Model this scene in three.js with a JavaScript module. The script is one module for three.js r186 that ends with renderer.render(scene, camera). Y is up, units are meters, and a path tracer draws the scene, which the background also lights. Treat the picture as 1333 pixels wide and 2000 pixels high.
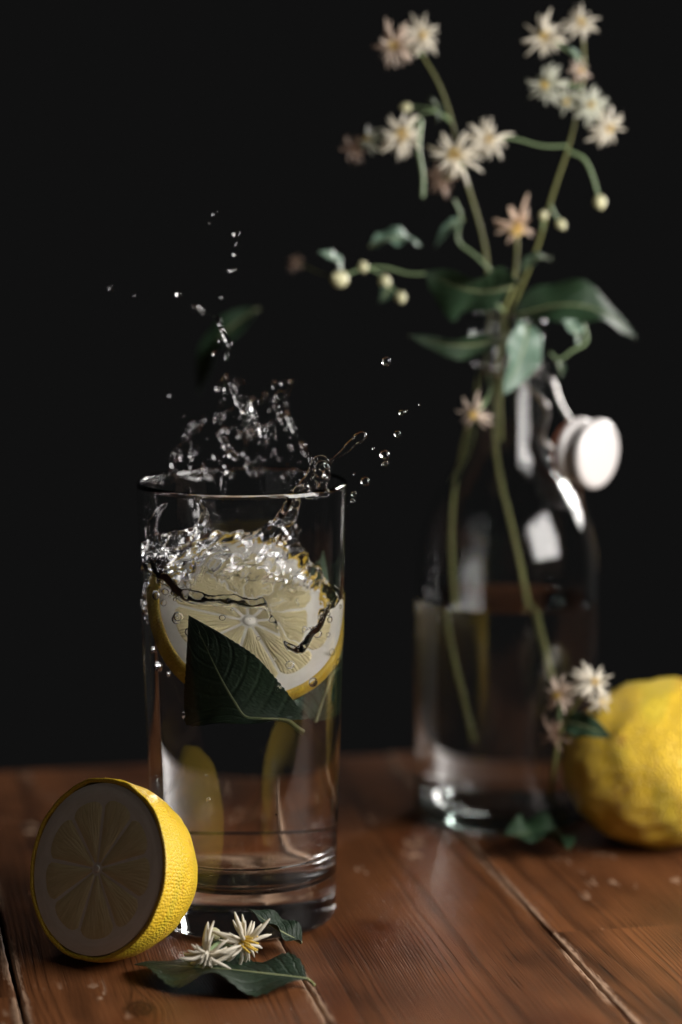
import * as THREE from 'three';
import { ImprovedNoise } from 'three/addons/math/ImprovedNoise.js';
import { mergeGeometries } from 'three/addons/utils/BufferGeometryUtils.js';
import { RectAreaLightUniformsLib } from 'three/addons/lights/RectAreaLightUniformsLib.js';

// ------------------------------------------------------------------ camera, light, exposure
const scene = new THREE.Scene();
scene.background = new THREE.Color().setRGB(0.0052, 0.0052, 0.0052);
const W = 682, H = 1024;
const FOV = 22, PITCH = THREE.MathUtils.degToRad(8.35);
const camera = new THREE.PerspectiveCamera(FOV, W / H, 0.05, 20);
camera.position.set(0, 0.2587, 0.841);
camera.rotation.x = -PITCH;
camera.focus = 0.824;
camera.userData.fStop = 4.3;
camera.updateMatrixWorld();

const renderer = new THREE.WebGLRenderer({ antialias: true });
renderer.setSize(W, H);
renderer.toneMapping = THREE.LinearToneMapping;
renderer.toneMappingExposure = 1;
renderer.shadowMap.enabled = true;
renderer.shadowMap.type = THREE.PCFSoftShadowMap;

RectAreaLightUniformsLib.init();
// two windows beside the table: a near one ahead of it, a farther one past its back corner
const WINDOWS = [
  { at: new THREE.Vector3(0.335, 0.245, 0.14), aim: new THREE.Vector3(0.0, 0.08, -0.03), w: 0.26, h: 0.27, nits: 16.5, label: 'near bright window with white frame beside the front of the table' },
  { at: new THREE.Vector3(0.80, 0.35, -0.98), aim: new THREE.Vector3(-0.03, 0.15, -0.02), w: 0.62, h: 0.40, nits: 30, label: 'farther bright window with white frame beyond the back of the table' },
];
for (const w of WINDOWS) { const l = new THREE.RectAreaLight(new THREE.Color().setRGB(1, 0.955, 0.92), w.nits, w.w, w.h); l.position.copy(w.at); l.lookAt(w.aim); scene.add(l); }

// ------------------------------------------------------------------ helpers
const V = (x, y, z) => new THREE.Vector3(x, y, z);
const F = 1000 / Math.tan(THREE.MathUtils.degToRad(FOV / 2));
// direction through a pixel of the 1333 x 2000 photograph, met with the upright plane z = const or the table
function ray(px, py) { return V((px - 666.5) / F, -(py - 1000) / F, -1).applyEuler(camera.rotation); }
function P(px, py, z) { const d = ray(px, py), t = (z - camera.position.z) / d.z; return d.multiplyScalar(t).add(camera.position); }
function G(px, py, y = 0) { const d = ray(px, py), t = (y - camera.position.y) / d.y; return d.multiplyScalar(t).add(camera.position); }
let seed = 7;
function rnd(a = 0, b = 1) { seed = (seed * 1664525 + 1013904223) >>> 0; return a + (b - a) * seed / 4294967296; }
const perlin = new ImprovedNoise();
const n3 = (x, y, z) => perlin.noise(x + 31.7, y + 11.3, z + 57.1);
const clamp = (x, a, b) => Math.min(b, Math.max(a, x));
const sstep = (a, b, x) => { const t = clamp((x - a) / (b - a), 0, 1); return t * t * (3 - 2 * t); };
const mix = (a, b, t) => a + (b - a) * t;
const names = {};
function numbered(n) { const k = names[n] = (names[n] ?? -1) + 1; return k ? `${n}_${String(k).padStart(3, '0')}` : n; }
function tag(o, label, category, group) { o.userData.label = label; o.userData.category = category; if (group) o.userData.group = group; return o; }
function thing(name, label, category, pos, group) { const g = new THREE.Group(); g.name = numbered(name); g.position.copy(pos); scene.add(g); return tag(g, label, category, group); }
function part(name, geo, mat, parent) { const m = new THREE.Mesh(geo, mat); m.name = name; parent.add(m); return m; }
const rgb = (r, g, b) => new THREE.Color().setRGB(r, g, b);

// closed thin solid from a grid of points [nu][nv]
function solidGrid(pts, thick) {
  const nu = pts.length, nv = pts[0].length, pos = [], uv = [], idx = [];
  const nor = pts.map((row, i) => row.map((p, j) => {
    const a = pts[Math.min(nu - 1, i + 1)][j].clone().sub(pts[Math.max(0, i - 1)][j]);
    const b = pts[i][Math.min(nv - 1, j + 1)].clone().sub(pts[i][Math.max(0, j - 1)]);
    const n = a.cross(b); return n.lengthSq() > 1e-20 ? n.normalize() : V(0, 0, 0);
  }));
  for (const s of [1, -1]) for (let i = 0; i < nu; i++) for (let j = 0; j < nv; j++) {
    let n = nor[i][j]; if (n.lengthSq() < 0.1) n = nor[Math.min(nu - 2, Math.max(1, i))][Math.min(nv - 2, Math.max(1, j))];
    const edge = (j === 0 || j === nv - 1 || i === nu - 1) ? 0.25 : 1;
    const p = pts[i][j].clone().addScaledVector(n, s * thick * 0.5 * edge); pos.push(p.x, p.y, p.z); uv.push(i / (nu - 1), j / (nv - 1));
  }
  const N = nu * nv, at = (i, j) => i * nv + j;
  for (let i = 0; i < nu - 1; i++) for (let j = 0; j < nv - 1; j++) {
    const a = at(i, j), b = at(i + 1, j), c = at(i + 1, j + 1), d = at(i, j + 1);
    idx.push(a, b, c, a, c, d, a + N, c + N, b + N, a + N, d + N, c + N);
  }
  const rim = []; for (let i = 0; i < nu; i++) rim.push(at(i, 0)); for (let j = 1; j < nv; j++) rim.push(at(nu - 1, j));
  for (let i = nu - 2; i >= 0; i--) rim.push(at(i, nv - 1)); for (let j = nv - 2; j > 0; j--) rim.push(at(0, j));
  for (let k = 0; k < rim.length; k++) { const a = rim[k], b = rim[(k + 1) % rim.length]; idx.push(a, a + N, b, b, a + N, b + N); }
  const g = new THREE.BufferGeometry(); g.setAttribute('position', new THREE.Float32BufferAttribute(pos, 3)); g.setAttribute('uv', new THREE.Float32BufferAttribute(uv, 2)); g.setIndex(idx); g.computeVertexNormals(); return g;
}
function curve(pts, n) { return new THREE.CatmullRomCurve3(pts, false, 'centripetal').getSpacedPoints(n); }
// tube with its own radius at every step; rounded ends
function taperTube(points, radius, segs = 24, radial = 8) {
  const pts = curve(points, segs), pos = [], uv = [], idx = [];
  let nrm = V(0.3, 0.2, 0.9);
  for (let i = 0; i <= segs; i++) {
    const t = pts[Math.min(segs, i + 1)].clone().sub(pts[Math.max(0, i - 1)]).normalize();
    nrm = nrm.clone().addScaledVector(t, -nrm.dot(t)).normalize(); const b = t.clone().cross(nrm), r = radius(i / segs);
    for (let k = 0; k <= radial; k++) { const a = k / radial * Math.PI * 2, p = pts[i].clone().addScaledVector(nrm, Math.cos(a) * r).addScaledVector(b, Math.sin(a) * r); pos.push(p.x, p.y, p.z); uv.push(i / segs, k / radial); }
  }
  for (let i = 0; i < segs; i++) for (let k = 0; k < radial; k++) { const a = i * (radial + 1) + k, b = a + radial + 1; idx.push(a, b, a + 1, b, b + 1, a + 1); }
  for (const i of [0, segs]) { const c = pos.length / 3; pos.push(pts[i].x, pts[i].y, pts[i].z); uv.push(0, 0); for (let k = 0; k < radial; k++) { const a = i * (radial + 1) + k; i ? idx.push(a, c, a + 1) : idx.push(a, a + 1, c); } }
  const g = new THREE.BufferGeometry(); g.setAttribute('position', new THREE.Float32BufferAttribute(pos, 3)); g.setAttribute('uv', new THREE.Float32BufferAttribute(uv, 2)); g.setIndex(idx); g.computeVertexNormals(); return g;
}
function lathe(pts, segs = 96) { return new THREE.LatheGeometry(pts.map(([r, y]) => new THREE.Vector2(Math.max(r, 1e-5), y)), segs); }
// surface nets over a sampled field (negative inside)
function surfaceNets(field, nx, ny, nz, o, h, smooth = 1) {
  const id = new Int32Array(nx * ny * nz).fill(-1), pos = [], idx = [], sx = 1, sy = nx, sz = nx * ny;
  const C = [0, sx, sy, sx + sy, sz, sx + sz, sy + sz, sx + sy + sz];
  const E = [[0, 1], [2, 3], [4, 5], [6, 7], [0, 2], [1, 3], [4, 6], [5, 7], [0, 4], [1, 5], [2, 6], [3, 7]];
  for (let k = 0; k < nz - 1; k++) for (let j = 0; j < ny - 1; j++) for (let i = 0; i < nx - 1; i++) {
    const b = i + j * sy + k * sz; let m = 0;
    for (let c = 0; c < 8; c++) if (field[b + C[c]] < 0) m |= 1 << c;
    if (m === 0 || m === 255) continue;
    let x = 0, y = 0, z = 0, n = 0;
    for (const [p, q] of E) { const fp = field[b + C[p]], fq = field[b + C[q]]; if ((fp < 0) === (fq < 0)) continue; const t = fp / (fp - fq);
      x += (p & 1) + ((q & 1) - (p & 1)) * t; y += (p >> 1 & 1) + ((q >> 1 & 1) - (p >> 1 & 1)) * t; z += (p >> 2) + ((q >> 2) - (p >> 2)) * t; n++; }
    id[b] = pos.length / 3; pos.push(o.x + (i + x / n) * h, o.y + (j + y / n) * h, o.z + (k + z / n) * h);
  }
  const quad = (a, b, c, d, flip) => { if (a < 0 || b < 0 || c < 0 || d < 0) return; flip ? idx.push(a, c, b, a, d, c) : idx.push(a, b, c, a, c, d); };
  for (let k = 1; k < nz - 1; k++) for (let j = 1; j < ny - 1; j++) for (let i = 1; i < nx - 1; i++) {
    const b = i + j * sy + k * sz, f0 = field[b] < 0;
    if (f0 !== field[b + sx] < 0) quad(id[b - sy - sz], id[b - sz], id[b], id[b - sy], !f0);
    if (f0 !== field[b + sy] < 0) quad(id[b - sx - sz], id[b - sx], id[b], id[b - sz], !f0);
    if (f0 !== field[b + sz] < 0) quad(id[b - sx - sy], id[b - sy], id[b], id[b - sx], !f0);
  }
  const P0 = new Float32Array(pos);
  for (let s = 0; s < smooth; s++) {
    const acc = new Float32Array(P0.length), cnt = new Float32Array(P0.length / 3);
    for (let q = 0; q < idx.length; q += 3) for (let e = 0; e < 3; e++) { const a = idx[q + e], b = idx[q + (e + 1) % 3]; cnt[a]++; for (let c = 0; c < 3; c++) acc[a * 3 + c] += P0[b * 3 + c]; }
    for (let v = 0; v < cnt.length; v++) if (cnt[v]) for (let c = 0; c < 3; c++) P0[v * 3 + c] = mix(P0[v * 3 + c], acc[v * 3 + c] / cnt[v], 0.5);
  }
  const g = new THREE.BufferGeometry(); g.setAttribute('position', new THREE.BufferAttribute(P0, 3)); g.setIndex(idx); g.computeVertexNormals(); return g;
}
// fast value noise for textures
function hash2(x, y, s) { let h = (x * 374761393 + y * 668265263 + s * 1442695041) | 0; h = Math.imul(h ^ (h >>> 13), 1274126177); return ((h ^ (h >>> 16)) >>> 0) / 4294967296; }
function vn(x, y, s = 0) { const xi = Math.floor(x), yi = Math.floor(y), fx = x - xi, fy = y - yi, u = fx * fx * (3 - 2 * fx), v = fy * fy * (3 - 2 * fy);
  return mix(mix(hash2(xi, yi, s), hash2(xi + 1, yi, s), u), mix(hash2(xi, yi + 1, s), hash2(xi + 1, yi + 1, s), u), v); }
function texture(w, h, fn, color = true) {
  const d = new Uint8Array(w * h * 4);
  for (let y = 0; y < h; y++) for (let x = 0; x < w; x++) { const c = fn((x + 0.5) / w, (y + 0.5) / h), i = (y * w + x) * 4; for (let k = 0; k < 3; k++) { let v = clamp(c[k], 0, 1); if (color) v = v <= 0.0031308 ? v * 12.92 : 1.055 * v ** (1 / 2.4) - 0.055; d[i + k] = v * 255; } d[i + 3] = 255; }
  const t = new THREE.DataTexture(d, w, h, THREE.RGBAFormat); if (color) t.colorSpace = THREE.SRGBColorSpace; t.wrapS = t.wrapT = THREE.RepeatWrapping; t.magFilter = THREE.LinearFilter; t.minFilter = THREE.LinearMipmapLinearFilter; t.generateMipmaps = true; t.needsUpdate = true; return t;
}

// ------------------------------------------------------------------ materials
const glassMat = new THREE.MeshPhysicalMaterial({ color: 0xffffff, specularColor: rgb(0.75, 0.75, 0.75), roughness: 0, transmission: 1, thickness: 0.002, ior: 1.5 });
const bottleMat = new THREE.MeshPhysicalMaterial({ color: 0xffffff, specularColor: rgb(0.6, 0.6, 0.6), roughness: 0, transmission: 1, thickness: 0.002, ior: 1.5, attenuationColor: rgb(0.80, 0.86, 0.84), attenuationDistance: 0.02 });
const waterMat = new THREE.MeshPhysicalMaterial({ color: 0xffffff, roughness: 0, transmission: 1, thickness: 0.02, ior: 1.333, specularColor: rgb(0.45, 0.45, 0.45) });
const stillWaterMat = waterMat.clone(); stillWaterMat.specularColor = rgb(0.15, 0.15, 0.15);
const steelMat = new THREE.MeshStandardMaterial({ color: rgb(0.62, 0.60, 0.58), metalness: 1, roughness: 0.22 });
const ceramicMat = new THREE.MeshPhysicalMaterial({ color: rgb(0.56, 0.535, 0.52), roughness: 0.35, clearcoat: 0.4, clearcoatRoughness: 0.2 });
const rubberMat = new THREE.MeshStandardMaterial({ color: rgb(0.42, 0.12, 0.05), roughness: 0.6 });

// ------------------------------------------------------------------ windows (outside the frame)
for (const w of WINDOWS) {
  const g = thing('window', w.label, 'window', w.at.clone()); g.lookAt(w.aim);
  const fm = new THREE.MeshStandardMaterial({ color: rgb(0.7, 0.69, 0.66), roughness: 0.6 });
  const pane = part('window_pane', new THREE.BoxGeometry(w.w, w.h, 0.004), new THREE.MeshStandardMaterial({ color: rgb(0.3, 0.3, 0.3), emissive: rgb(1, 0.955, 0.92), emissiveIntensity: 0.5 }), g); pane.position.z = -0.012;
  const bar = (bw, bh, x, y) => { const b = part('frame', new THREE.BoxGeometry(bw, bh, 0.035), fm, g); b.position.set(x, y, -0.022); };
  bar(w.w + 0.1, 0.05, 0, w.h / 2 + 0.027); bar(w.w + 0.1, 0.05, 0, -w.h / 2 - 0.027); bar(0.05, w.h - 0.002, w.w / 2 + 0.027, 0); bar(0.05, w.h - 0.002, -w.w / 2 - 0.027, 0);
}

// dark board standing behind the table: keeps the far window off the table top; grey card: lifts the shade on the near side
{
  const b = new THREE.Mesh(new THREE.BoxGeometry(0.44, 0.86, 0.012), new THREE.MeshStandardMaterial({ color: rgb(0.012, 0.012, 0.012), roughness: 0.9 })); b.name = 'black_board'; b.position.set(0.42, -0.22, -0.42); scene.add(b); tag(b, 'matt black board standing behind the table below the farther window', 'board');
  const c = new THREE.Mesh(new THREE.BoxGeometry(0.30, 0.32, 0.005), new THREE.MeshStandardMaterial({ color: rgb(0.10, 0.10, 0.10), roughness: 0.9 })); c.name = 'grey_card'; c.position.set(-0.36, 0.17, 0.36); c.lookAt(-0.06, 0.05, 0.04); scene.add(c); tag(c, 'plain grey card bouncing window light onto the halved lemon', 'card');
}

// ------------------------------------------------------------------ table of planks
const PLANK_W = 0.087, PLANK_ANGLE = THREE.MathUtils.degToRad(11.2), TEX_L = 0.6;
function woodTextures(s, knots, rings = 1) {
  const w = 704, h = 2048, hgt = new Float32Array(w * h);
  const col = texture(w, h, (u, v) => {
    let x = u * PLANK_W, y = v * TEX_L, dx = 0, kn = 0, kc = 0;
    for (const [kx, ky, kr] of knots) {
      const ex = (x - kx) / kr, ey = (y - ky) / (kr * 1.5), d = Math.sqrt(ex * ex + ey * ey);
      dx += Math.sign(ex || 1) * kr * 1.25 * Math.exp(-Math.abs(ex) * 0.55) * Math.exp(-ey * ey * 0.35);
      const k = 1 - sstep(0.75, 1.15, d + (vn(x * 900, y * 900, s) - 0.5) * 0.3); if (k > kn) { kn = k; kc = d; }
    }
    const wx = x - dx * 0.8 + (vn(x * 16, y * 4.5, s) - 0.5) * 0.012 + (vn(x * 60, y * 22, s + 1) - 0.5) * 0.0022 + (vn(x * 26, y * 10, s + 31) - 0.5) * 0.007 + y * 0.010 * Math.sin(s);
    const ringF = 330 + 150 * Math.sin(wx * 60 + s);
    const ph = wx * ringF + 2.2 * Math.sin(wx * 120 + s * 2), fr = ph - Math.floor(ph);
    const late = sstep(0.35, 0.92, fr) * (1 - sstep(0.94, 1.0, fr));
    const fibre = vn(x * 2600, y * 60, s + 3) * 0.6 + vn(x * 5200, y * 160, s + 4) * 0.4;
    const pore = sstep(0.80, 0.93, vn(x * 1900, y * 45, s + 5)) * 0.6;
    const blot = vn(x * 40, y * 14, s + 6), blot2 = vn(x * 130, y * 70, s + 7);
    let t = 0.68 - 0.42 * rings * late * (0.55 + 0.45 * blot) + (fibre - 0.5) * 0.34 - pore * 0.24 + (blot - 0.5) * 0.62 + (blot2 - 0.5) * 0.28;
    if (kn > 0) t = mix(t, 0.38 + 0.16 * Math.sin(kc * 16) - 0.12 * sstep(0.8, 1.05, kc), kn);
    const stain = sstep(0.60, 0.78, vn(x * 30 + 3, y * 17, s + 8)) * (0.5 + 0.5 * vn(x * 240, y * 120, s + 9));
    t = clamp(t, 0.02, 1.05);
    let c = [mix(0.006, 0.152, t), mix(0.0018, 0.056, t), mix(0.0008, 0.020, t)];
    c = [c[0] * (1 - 0.30 * stain), c[1] * (1 - 0.44 * stain), c[2] * (1 - 0.55 * stain)];
    // scuffs and bare spots where the oil is rubbed off
    const spot = sstep(0.72, 0.84, vn(x * 170, y * 60, s + 12)) * sstep(0.55, 0.8, vn(x * 800, y * 260, s + 13)) * sstep(0.45, 0.7, vn(x * 22, y * 14, s + 14));
    const scr = sstep(0.965, 0.985, vn(x * 700 + y * 40, y * 9, s + 15)) * sstep(0.4, 0.6, vn(x * 50, y * 30, s + 16));
    const worn = clamp(spot * 0.9 + scr * 0.5, 0, 1);
    // raw pale wood along the worn arrises
    const e = Math.min(x, PLANK_W - x), edge = (1 - sstep(0.0004, 0.0018 + 0.0016 * vn(y * 90, s, 2), e + (vn(x * 3000, y * 400, s + 17) - 0.5) * 0.0016)) * sstep(0.22, 0.5, vn(y * 26, s * 3.1, 21));
    const m = Math.max(worn, edge * 0.9);
    c = [mix(c[0], 0.36, m), mix(c[1], 0.235, m), mix(c[2], 0.155, m)];
    hgt[Math.floor(v * h) * w + Math.floor(u * w)] = clamp(0.62 - 0.30 * rings * late + (fibre - 0.5) * 0.30 - pore * 0.5 - worn * 0.18 + (blot2 - 0.5) * 0.2, 0, 1);
    return c;
  });
  const bump = texture(w, h, (u, v) => { const b = hgt[Math.floor(v * h) * w + Math.floor(u * w)]; return [b, b, b]; }, false);
  return new THREE.MeshPhysicalMaterial({ map: col, bumpMap: bump, bumpScale: 0.00022, roughness: 0.46, specularIntensity: 0.38 });
}
const table = new THREE.Group(); table.name = 'table'; table.userData.kind = 'structure'; scene.add(table);
tag(table, 'worn brown wooden table top of long planks', 'table');
{
  const dirV = V(-Math.sin(PLANK_ANGLE), 0, -Math.cos(PLANK_ANGLE)), across = V(Math.cos(PLANK_ANGLE), 0, -Math.sin(PLANK_ANGLE));
  const mats = [woodTextures(3, [[0.034, 0.373, 0.005]], 0.9), woodTextures(11, [], 0.85), woodTextures(23, [[0.070, 0.40, 0.004]], 0.9)];
  const seam2 = G(645, 2000), s2 = seam2.dot(across), back = V(0, 0, -0.226).dot(dirV), front = V(0, 0, 0.14).dot(dirV);
  for (let k = -7; k <= 7; k++) {
    const x0 = s2 + k * PLANK_W + (k === -1 ? 0.0006 : 0.00018), x1 = s2 + (k + 1) * PLANK_W - (k === -2 ? 0.0006 : 0.00018), cut = back + rnd(-0.0012, 0.0012);
    const segs = 90, T = 0.026, lift = rnd(-0.0003, 0.0003) - 0.0004, pos = [], uv = [], idx = [];
    const off = k === -1 ? 0 : rnd(0, 0.5);
    for (let i = 0; i <= segs; i++) {
      const l = mix(front, cut, i / segs), e0 = vn(i * 1.7, k, 41) * 0.0003, e1 = -vn(i * 1.7, k, 42) * 0.0003;
      const c = 0.0005 + 0.0006 * vn(i * 0.9, k, 43), c2 = 0.0005 + 0.0006 * vn(i * 0.9, k, 44);
      const sec = [[x0 + e0, -T], [x0 + e0, -c * 1.2], [x0 + e0 + c * 0.35, -c * 0.4], [x0 + e0 + c, 0], [mix(x0, x1, 0.5), 0.00012], [x1 + e1 - c2, 0], [x1 + e1 - c2 * 0.35, -c2 * 0.4], [x1 + e1, -c2 * 1.2], [x1 + e1, -T], [x0 + e0, -T]];
      for (const [a, y] of sec) { const p = across.clone().multiplyScalar(a).addScaledVector(dirV, l); pos.push(p.x, y + lift, p.z); uv.push(clamp((a - x0) / (x1 - x0), 0.002, 0.998), (l + 0.45 + off) / TEX_L); }
    }
    const m = 10; for (let i = 0; i < segs; i++) for (let j = 0; j < m - 1; j++) { const a = i * m + j, b = a + m; idx.push(a, a + 1, b, b, a + 1, b + 1); }
    for (const i of [0, segs]) for (let j = 1; j < m - 2; j++) { const a = i * m; i ? idx.push(a, a + j, a + j + 1) : idx.push(a, a + j + 1, a + j); }
    const g = new THREE.BufferGeometry(); g.setAttribute('position', new THREE.Float32BufferAttribute(pos, 3)); g.setAttribute('uv', new THREE.Float32BufferAttribute(uv, 2)); g.setIndex(idx); g.computeVertexNormals();
    part(numbered('plank'), g, mats[(((k + 1) % 3) + 3) % 3], table);
  }
}

// ------------------------------------------------------------------ drinking glass
const GL = V(-0.0318, 0.0006, 0);
const roMM = y => 29.9 + (34.1 - 29.9) * y / 145, riMM = y => roMM(y) - 1.5;
{
  const mm = [[0, 1.6], [18, 1.2], [24.5, 0.4], [26.5, 0], [28.2, 0.35], [29.3, 1.3], [29.9, 3]];
  for (let y = 12; y <= 141; y += 12.9) mm.push([roMM(y), y]);
  mm.push([34.05, 143.2], [33.9, 144.3], [33.4, 145], [32.9, 144.9], [32.55, 144.2], [32.5, 143]);
  for (let y = 140; y >= 26; y -= 11.4) mm.push([riMM(y), y]);
  mm.push([28.3, 20.5], [27.4, 17.6], [25.4, 15.9], [22, 15.1], [12, 14.8], [0, 14.7]);
  const body = new THREE.SplineCurve(mm.map(([r, y]) => new THREE.Vector2(r / 1000, y / 1000)));
  const g = new THREE.LatheGeometry(mm.map(([r, y]) => new THREE.Vector2(Math.max(r / 1000, 1e-5), y / 1000)), 160);
  const m = new THREE.Mesh(g, glassMat); m.name = 'drinking_glass'; m.position.copy(GL); scene.add(m);
  tag(m, 'tall straight clear drinking glass with thick base, water splashing out of it', 'glass');
}

// ------------------------------------------------------------------ citrus
const dimple = (() => {   // oil glands of the peel
  const n = 512, cells = 46, px = [];
  return texture(n, n, (u, v) => {
    const x = u * cells, y = v * cells, xi = Math.floor(x), yi = Math.floor(y); let d1 = 9;
    for (let a = -1; a <= 1; a++) for (let b = -1; b <= 1; b++) { const cx = (xi + a + cells) % cells, cy = (yi + b + cells) % cells; const qx = xi + a + 0.15 + 0.7 * hash2(cx, cy, 5), qy = yi + b + 0.15 + 0.7 * hash2(cx, cy, 6); d1 = Math.min(d1, Math.hypot(x - qx, y - qy)); }
    const h = sstep(0.08, 0.5, d1); return [h, h, h];
  }, false);
})();
const peelMap = texture(512, 512, (u, v) => {
  const w = (a, s) => { const f = a; return mix(vn(u * f, v * f, s), vn((u - 1) * f, v * f, s), u); };
  const t = 0.6 * w(6, 1) + 0.4 * w(24, 2), g = sstep(0.62, 0.8, w(9, 3)), fleck = sstep(0.86, 0.93, w(90, 4)) * 0.35 + sstep(0.80, 0.88, w(22, 8)) * 0.8 * sstep(0.4, 0.6, w(120, 9));
  return [mix(0.68, 0.83, t) * (1 - 0.14 * g) - fleck * 0.2, mix(0.44, 0.56, t) * (1 - 0.05 * g) - fleck * 0.2, mix(0.012, 0.05, t)];
});
dimple.repeat.set(3.4, 1.15); const dimpleLong = dimple.clone(); dimpleLong.repeat.set(3.6, 2.1);
const peelMat = new THREE.MeshPhysicalMaterial({ map: peelMap, bumpMap: dimple, bumpScale: 0.00024, roughness: 0.40, clearcoat: 0.3, clearcoatRoughness: 0.3 });
const peelMatLong = peelMat.clone(); peelMatLong.bumpMap = dimpleLong; peelMatLong.bumpScale = 0.0008; peelMatLong.clearcoat = 0.5; peelMatLong.clearcoatRoughness = 0.25;
const zestMat = new THREE.MeshPhysicalMaterial({ color: rgb(0.78, 0.42, 0.03), roughness: 0.4 });
const pithMap = texture(256, 256, (u, v) => { const t = 0.5 * vn(u * 40, v * 40, 3) + 0.5 * vn(u * 110, v * 110, 4); return [mix(0.74, 0.86, t), mix(0.71, 0.83, t), mix(0.60, 0.75, t)]; });
const pithMat = new THREE.MeshPhysicalMaterial({ map: pithMap, roughness: 0.55, clearcoat: 0.3, clearcoatRoughness: 0.25 });
const fleshH = [];
const fleshMap = texture(512, 512, (u, v) => {   // u across the wedge, v from the core outwards: juice sacs
  const a = u * 9 + (vn(u * 7, v * 4, 1) - 0.5) * 1.6, s = Math.abs(((a % 1) + 1) % 1 - 0.5) * 2, t = 0.5 * vn(u * 16, v * 6, 2) + 0.5 * vn(u * 50, v * 22, 3), l = sstep(0.75, 1, s) * 0.25;
  return [mix(0.68, 0.82, t) + l * 0.1, mix(0.59, 0.73, t) + l * 0.12, mix(0.30, 0.44, t) + l * 0.2];
});
const fleshBump = texture(512, 512, (u, v) => { const a = u * 9 + (vn(u * 7, v * 4, 1) - 0.5) * 1.6, s = Math.abs(((a % 1) + 1) % 1 - 0.5) * 2, h = (1 - s * s) * 0.6 + 0.4 * vn(u * 30, v * 12, 5); return [h, h, h]; }, false);
const pithWet = new THREE.MeshPhysicalMaterial({ map: pithMap, roughness: 0.9, transmission: 0.2, thickness: 0 });
const fleshMat = new THREE.MeshPhysicalMaterial({ map: fleshMap, bumpMap: fleshBump, bumpScale: 0.00008, roughness: 0.35, clearcoat: 0.5, clearcoatRoughness: 0.15 });
const fleshWet = new THREE.MeshPhysicalMaterial({ map: fleshMap, bumpMap: fleshBump, bumpScale: 0.0003, roughness: 0.85, transmission: 0.25, thickness: 0 });
function segmentGeo(r0, r1, half, gap, depth) {   // one wedge of flesh, lying in xz, top at y = 0
  const pts = [], N = 14, o = V(0, 0, 0);
  const inner = r0, pad = gap / 2, A = half;
  const edge = (r, s) => { const lim = Math.max(0.02, A - pad / r); return [r, s * lim]; };
  const out = [];
  for (let i = 0; i <= N; i++) out.push(edge(mix(inner, r1 * 0.9, i / N), -1));
  for (let i = 1; i < N; i++) { const t = i / N * 2 - 1, a = t * (A - pad / r1) * 0.96; out.push([r1 * (0.9 + 0.1 * Math.pow(1 - Math.abs(t) ** 3.2, 0.6)), a]); }
  for (let i = N; i >= 0; i--) out.push(edge(mix(inner, r1 * 0.9, i / N), 1));
  const ring = out.map(([r, a]) => [r, a]), M = ring.length, pos = [], uv = [], idx = [];
  const cr = (r0 + r1) * 0.55;
  const layers = [[0.0, 1.0, -depth], [0.0, 1.0, -0.0002], [0.10, 1, 0.0001], [0.3, 1, 0.00035], [0.62, 1, 0.00045]];
  for (const [inw, , y] of layers) for (const [r, a] of ring) { const x = Math.cos(a) * r, z = Math.sin(a) * r, xx = mix(x, cr, inw), zz = mix(z, 0, inw); pos.push(xx, y, zz); const rr = Math.hypot(xx, zz); uv.push(0.5 + Math.atan2(zz, xx) / (2 * half), rr / r1); }
  const c = pos.length / 3; pos.push(cr, 0.00045, 0); uv.push(0.5, cr / r1);
  for (let l = 0; l < layers.length - 1; l++) for (let i = 0; i < M; i++) { const a = l * M + i, b = l * M + (i + 1) % M; idx.push(a, a + M, b, b, a + M, b + M); }
  const L = (layers.length - 1) * M; for (let i = 0; i < M; i++) idx.push(L + i, c, L + (i + 1) % M);
  const c2 = c + 1; pos.push(cr, -depth, 0); uv.push(0.5, 0.5); for (let i = 0; i < M; i++) idx.push(i, (i + 1) % M, c2);
  const g = new THREE.BufferGeometry(); g.setAttribute('position', new THREE.Float32BufferAttribute(pos, 3)); g.setAttribute('uv', new THREE.Float32BufferAttribute(uv, 2)); g.setIndex(idx); g.computeVertexNormals(); return g;
}
function flesh(parent, r, n, y, flip, mat = fleshMat) {
  let a = 0.3; const w = []; for (let i = 0; i < n; i++) w.push(rnd(0.86, 1.14)); const tot = w.reduce((p, q) => p + q);
  for (let i = 0; i < n; i++) { const half = Math.PI * w[i] / tot; a += half; const s = part('segment', segmentGeo(r * 0.075, r * rnd(0.765, 0.80), half, 0.00055, 0.0012), mat, parent); s.position.y = y; s.rotation.order = 'YXZ'; s.rotation.y = -a; s.scale.y = mat === fleshMat ? 0.5 : 1; if (flip) { s.rotation.x = Math.PI; } a += half; }
}
function bumpRind(g, amp, f, s) { const p = g.attributes.position; for (let i = 0; i < p.count; i++) { const x = p.getX(i), y = p.getY(i), z = p.getZ(i), k = 1 + amp * n3(x * f + s, y * f, z * f) + amp * 0.5 * n3(x * f * 2.6 + s, y * f * 2.6, z * f * 2.6); p.setXYZ(i, x * k, y * k, z * k); } g.computeVertexNormals(); return g; }
// slide a thing along the sight line through a pixel until its lowest point meets the height y
function settle(o, px, py, y = 0.0006) {
  let z0 = -0.3, z1 = 0.3; const box = new THREE.Box3();
  for (let i = 0; i < 40; i++) { const z = (z0 + z1) / 2; o.position.copy(P(px, py, z)); o.updateMatrixWorld(true); box.setFromObject(o, true); if (box.min.y > y) z1 = z; else z0 = z; }
}
const camAxes = new THREE.Matrix3().setFromMatrix4(camera.matrixWorld);
const camDir = (x, y, z) => V(x, y, z).applyMatrix3(camAxes).normalize();
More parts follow.
